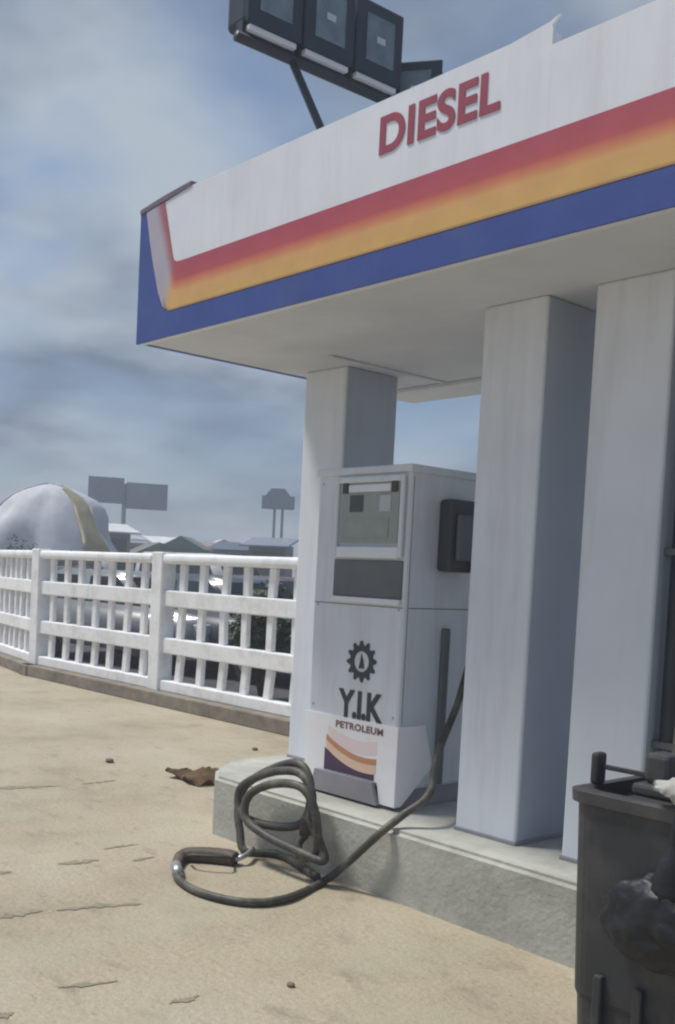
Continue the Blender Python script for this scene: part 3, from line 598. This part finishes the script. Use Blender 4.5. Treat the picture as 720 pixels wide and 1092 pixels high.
car(hor(152, 17), R(8), (0.20, 0.21, 0.225), 'grey car glimpsed between balusters left of the tall post')
car(hor(252, 16), R(2), (0.05, 0.06, 0.075), 'dark car behind the right railing bay next to the pale column')
car(hor(60, 27), R(10), (0.05, 0.055, 0.06), 'dark car beyond the railing below the domed tent')
car(hor(222, 27), R(5), (0.55, 0.56, 0.58), 'white van farther off above the railing, left of the sign gantry', True)
car(hor(305, 24), R(0), (0.10, 0.05, 0.045), 'dull maroon car beyond the railing beside the pale column')
car(hor(105, 34), R(12), (0.50, 0.50, 0.50), 'pale van standing at the right foot of the domed tent', True)

# shrubs behind the railing
def shrub(pos, rad, h, label, seed):
    rnd = random.Random(seed); t = thing('shrub', label, 'shrub', (pos[0], pos[1], 0), 'shrubs beyond the railing')
    def st_(q):
        for k in range(6):
            a = rnd.uniform(0, 6.28); tube(q, [(0, 0, 0), (math.cos(a) * rad * .3, math.sin(a) * rad * .3, h * .5), (math.cos(a) * rad * .55, math.sin(a) * rad * .55, h * .85)], [.03, .02, .008], 5)
    local('stem', t, 'stem', st_)
    def lf(q):
        for k in range(2200):
            d = Vector((rnd.gauss(0, 1), rnd.gauss(0, 1), rnd.gauss(0, 1))).normalized() * (rnd.random() ** .4)
            lump = .75 + .35 * _n.noise(d * 2.3 + Vector((seed, 0, 0)))
            p = Vector((d.x * rad * lump, d.y * rad * lump, h * .55 + d.z * h * .48 * lump))
            u = Vector((rnd.gauss(0, 1), rnd.gauss(0, 1), rnd.gauss(0, .7))).normalized(); w = u.orthogonal().normalized(); s = rnd.uniform(.03, .065)
            q.faces.new([q.verts.new(p + x) for x in (-u * s, w * s * .45, u * s, -w * s * .45)])
    local('crown', t, 'leaf', lf)
shrub(hor(285, 12.6), .6, 1.5, 'dark green shrub behind the railing bay next to the pale column', 5)
shrub(hor(20, 30), 1.1, 2.3, 'dark bushy shrub at the left foot of the domed tent', 9)
shrub(hor(75, 33), .9, 2.0, 'low shrub before the yellow tent panel', 11)

# domed market tent
T = hor(52, 38); tt = thing('dome_tent', 'large white domed tarpaulin tent with yellow panel beyond the railing', 'tent', (T.x, T.y, 0)); tt.rotation_euler.z = math.atan2(T.y, T.x) - math.pi / 2
top = (597 - 516) * 38 / CAMF + 1.55; wid = 2.75
def dome_pt(th, ph, k=1.0): 
    x = wid * k * math.cos(th) * math.cos(ph); y = -2.3 * k * math.sin(th) * math.cos(ph); z = top * k * math.sin(ph) ** 0.85
    lum = 1 + 0.22 * _n.noise(Vector((math.cos(th) * 2.2, math.sin(th) * 2.2, ph * 2.5)))
    return Vector((x * lum, y * lum, z))
def dome(q):
    n, mm = 48, 12; rows = [[q.verts.new(dome_pt(2 * math.pi * i / n, .5 * math.pi * j / mm)) for i in range(n)] for j in range(mm)]
    ap = q.verts.new((0, 0, top))
    for a, b in zip(rows, rows[1:]):
        for i in range(n): q.faces.new((a[i], a[(i + 1) % n], b[(i + 1) % n], b[i]))
    for i in range(n): q.faces.new((rows[-1][i], rows[-1][(i + 1) % n], ap))
local('canvas', tt, 'tarp', dome, True)
def yp(q):
    n, mm = 6, 10; th0, th1 = R(40), R(64); rows = [[q.verts.new(dome_pt(th0 + (th1 - th0) * i / n, R(2) + R(72) * j / mm, 1.012)) for i in range(n + 1)] for j in range(mm + 1)]
    for a, b in zip(rows, rows[1:]):
        for i in range(n): q.faces.new((a[i], a[i + 1], b[i + 1], b[i]))
    bmesh.ops.solidify(q, geom=list(q.faces), thickness=.015)
local('yellow_panel', tt, 'yellow', yp, True)
for k in range(3):
    th = math.pi * 2 * (k + .35) / 3
    local('seam', tt, 'pale', lambda q: tube(q, [dome_pt(th, R(3) + R(84) * j / 10, 1.008) for j in range(11)], .03, 5), True)
local('side_awning', tt, 'tarp', lambda q: prism(q, [(-4.6, 1.75), (-1.9, 3.0), (-1.9, 2.9), (-4.6, 1.62)], 'y', -1.4, 1.2))
for x in (-4.5,):
    for y in (-1.3, 1.1): local('pole', tt, 'post', lambda q: tube(q, [(x, y, 0), (x, y, 1.7)], .04, 6))

# two-panel billboard behind the tent
def dist_h(px): return px / CAMF
D = 62.0; c0 = at(126, 541, D); c1 = at(175, 515, D); c2 = at(92, 512, D)
bb = thing('billboard', 'dark slate two-panel billboard standing behind the domed tent', 'billboard', tuple(hor(128, D))); hd = hor(128, D); bb.rotation_euler.z = math.atan2(hd.y, hd.x) - math.pi / 2 + R(6)
pxm = D / CAMF
zlo = at(150, 543, D).z; zhi = at(150, 515, D).z
local('panel', bb, 'board', lambda q: box(q, (-36 * pxm, -.12, zlo + .25), (1 * pxm, .12, zhi + .22), .03))
local('panel', bb, 'board', lambda q: box(q, (3.5 * pxm, -.12, zlo - .0), (47 * pxm, .12, zhi), .03))
local('post', bb, 'post', lambda q: tube(q, [(2 * pxm, .22, 0), (2 * pxm, .22, zhi - .1)], .14, 10))
local('catwalk', bb, 'post', lambda q: box(q, (-34 * pxm, .125, zlo + .5), (45 * pxm, .2, zlo + .62)))
# sign gantry on two posts
D = 52.0; pxm = D / CAMF; gd = hor(294, D)
gt = thing('sign_gantry', 'faint grey sign gantry on two thin posts beside the pale column', 'sign', tuple(gd)); gt.rotation_euler.z = math.atan2(gd.y, gd.x) - math.pi / 2
z1 = at(294, 521, D).z; z0 = at(294, 543, D).z
local('board', gt, 'post', lambda q: box(q, (-18 * pxm, -.1, z0), (17 * pxm, .1, z1 - .35), .03))
local('board_top', gt, 'post', lambda q: prism(q, [(-14 * pxm, z1 - .349), (12 * pxm, z1 - .349), (6 * pxm, z1), (-8 * pxm, z1)], 'y', -.09, .09))
for x in (-4, 4.5): local('post', gt, 'post', lambda q: tube(q, [(x * pxm, .12, 0), (x * pxm, .12, z1 - .4)], .07, 8))

# low market stalls along the far side of the road
stall_cols = [(0.62, 0.62, 0.64), (0.10, 0.12, 0.18), (0.45, 0.46, 0.5), (0.16, 0.15, 0.14), (0.70, 0.70, 0.72), (0.12, 0.16, 0.13), (0.30, 0.22, 0.2), (0.60, 0.62, 0.66), (0.08, 0.09, 0.13), (0.5, 0.5, 0.52), (0.2, 0.22, 0.28), (0.55, 0.56, 0.58)]
wallm = [mat('stall_wall_%d' % i, c_, 0.7, 0.15, 1.5) for i, c_ in enumerate([(0.28, 0.28, 0.30), (0.12, 0.13, 0.16), (0.40, 0.38, 0.36)])]
st_desc = ['white-roofed', 'navy-roofed', 'grey-roofed', 'brown-roofed', 'bright white-roofed', 'dark green-roofed', 'rusty-roofed', 'pale blue-roofed', 'near-black-roofed', 'mid-grey-roofed', 'slate-roofed', 'off-white-roofed']
st_where = ['beside the tent foot', 'just left of the tall railing post', 'above the tall railing post', 'right of the tall railing post', 'left of the white van', 'behind the white van', 'right of the white van', 'left of the sign gantry', 'under the sign gantry', 'right of the sign gantry', 'beside the pale column', 'far behind the tent']
for k in range(12):
    px = 108 + k * 18.0; D = 46 + (k * 7 % 5) * 4; p = hor(px if k < 11 else 30, D); hgt = random.uniform(2.2, 3.1); w = random.uniform(.7, 1.15)
    t = thing('market_stall', 'low %s stall %s beyond the road' % (st_desc[k], st_where[k]), 'stall', tuple(p), 'far market stalls'); t.rotation_euler.z = math.atan2(p.y, p.x) - math.pi / 2 + random.uniform(-.3, .3)
    rm = mat('stall_roof_%d' % k, stall_cols[k], 0.6, 0.15, 2)
    local('wall', t, wallm[k % 3], lambda q: box(q, (-w, -.7, 0), (w, .9, hgt), .02))
    local('counter', t, wallm[(k + 1) % 3], lambda q: box(q, (-w - .05, -.95, .85), (w + .05, -.702, .95), .01))
    if k % 2: local('roof', t, rm, lambda q: prism(q, [(-w - .3, hgt + .002), (w + .3, hgt + .002), (0, hgt + .55)], 'y', -1.3, 1.1))
    else: local('roof', t, rm, lambda q: prism(q, [(-1.5, hgt - .12), (-1.5, hgt - .05), (1.1, hgt + .38), (1.1, hgt + .30)], 'x', -w - .25, w + .25))
    local('opening', t, 'dark', lambda q: box(q, (-w + .15, -.712, 1.0), (w - .15, -.698, hgt - .3)))

# ================================================================== HAZE
q = bmesh.new(); box(q, (-1510, -1510, -1.1), (1510, 1510, 9.0))
hz = bpy.data.materials.new('haze_air'); hz.use_nodes = True; ht = hz.node_tree; ht.nodes.clear()
ho = N(ht, 'ShaderNodeOutputMaterial'); hv = N(ht, 'ShaderNodeVolumePrincipled'); hv.inputs['Density'].default_value = 0.006; hv.inputs['Color'].default_value = (0.86, 0.91, 1.0, 1); hv.inputs['Anisotropy'].default_value = 0.2
ht.links.new(hv.outputs[0], ho.inputs['Volume'])
tag(obj('haze', q, hz), None, None, kind='stuff')
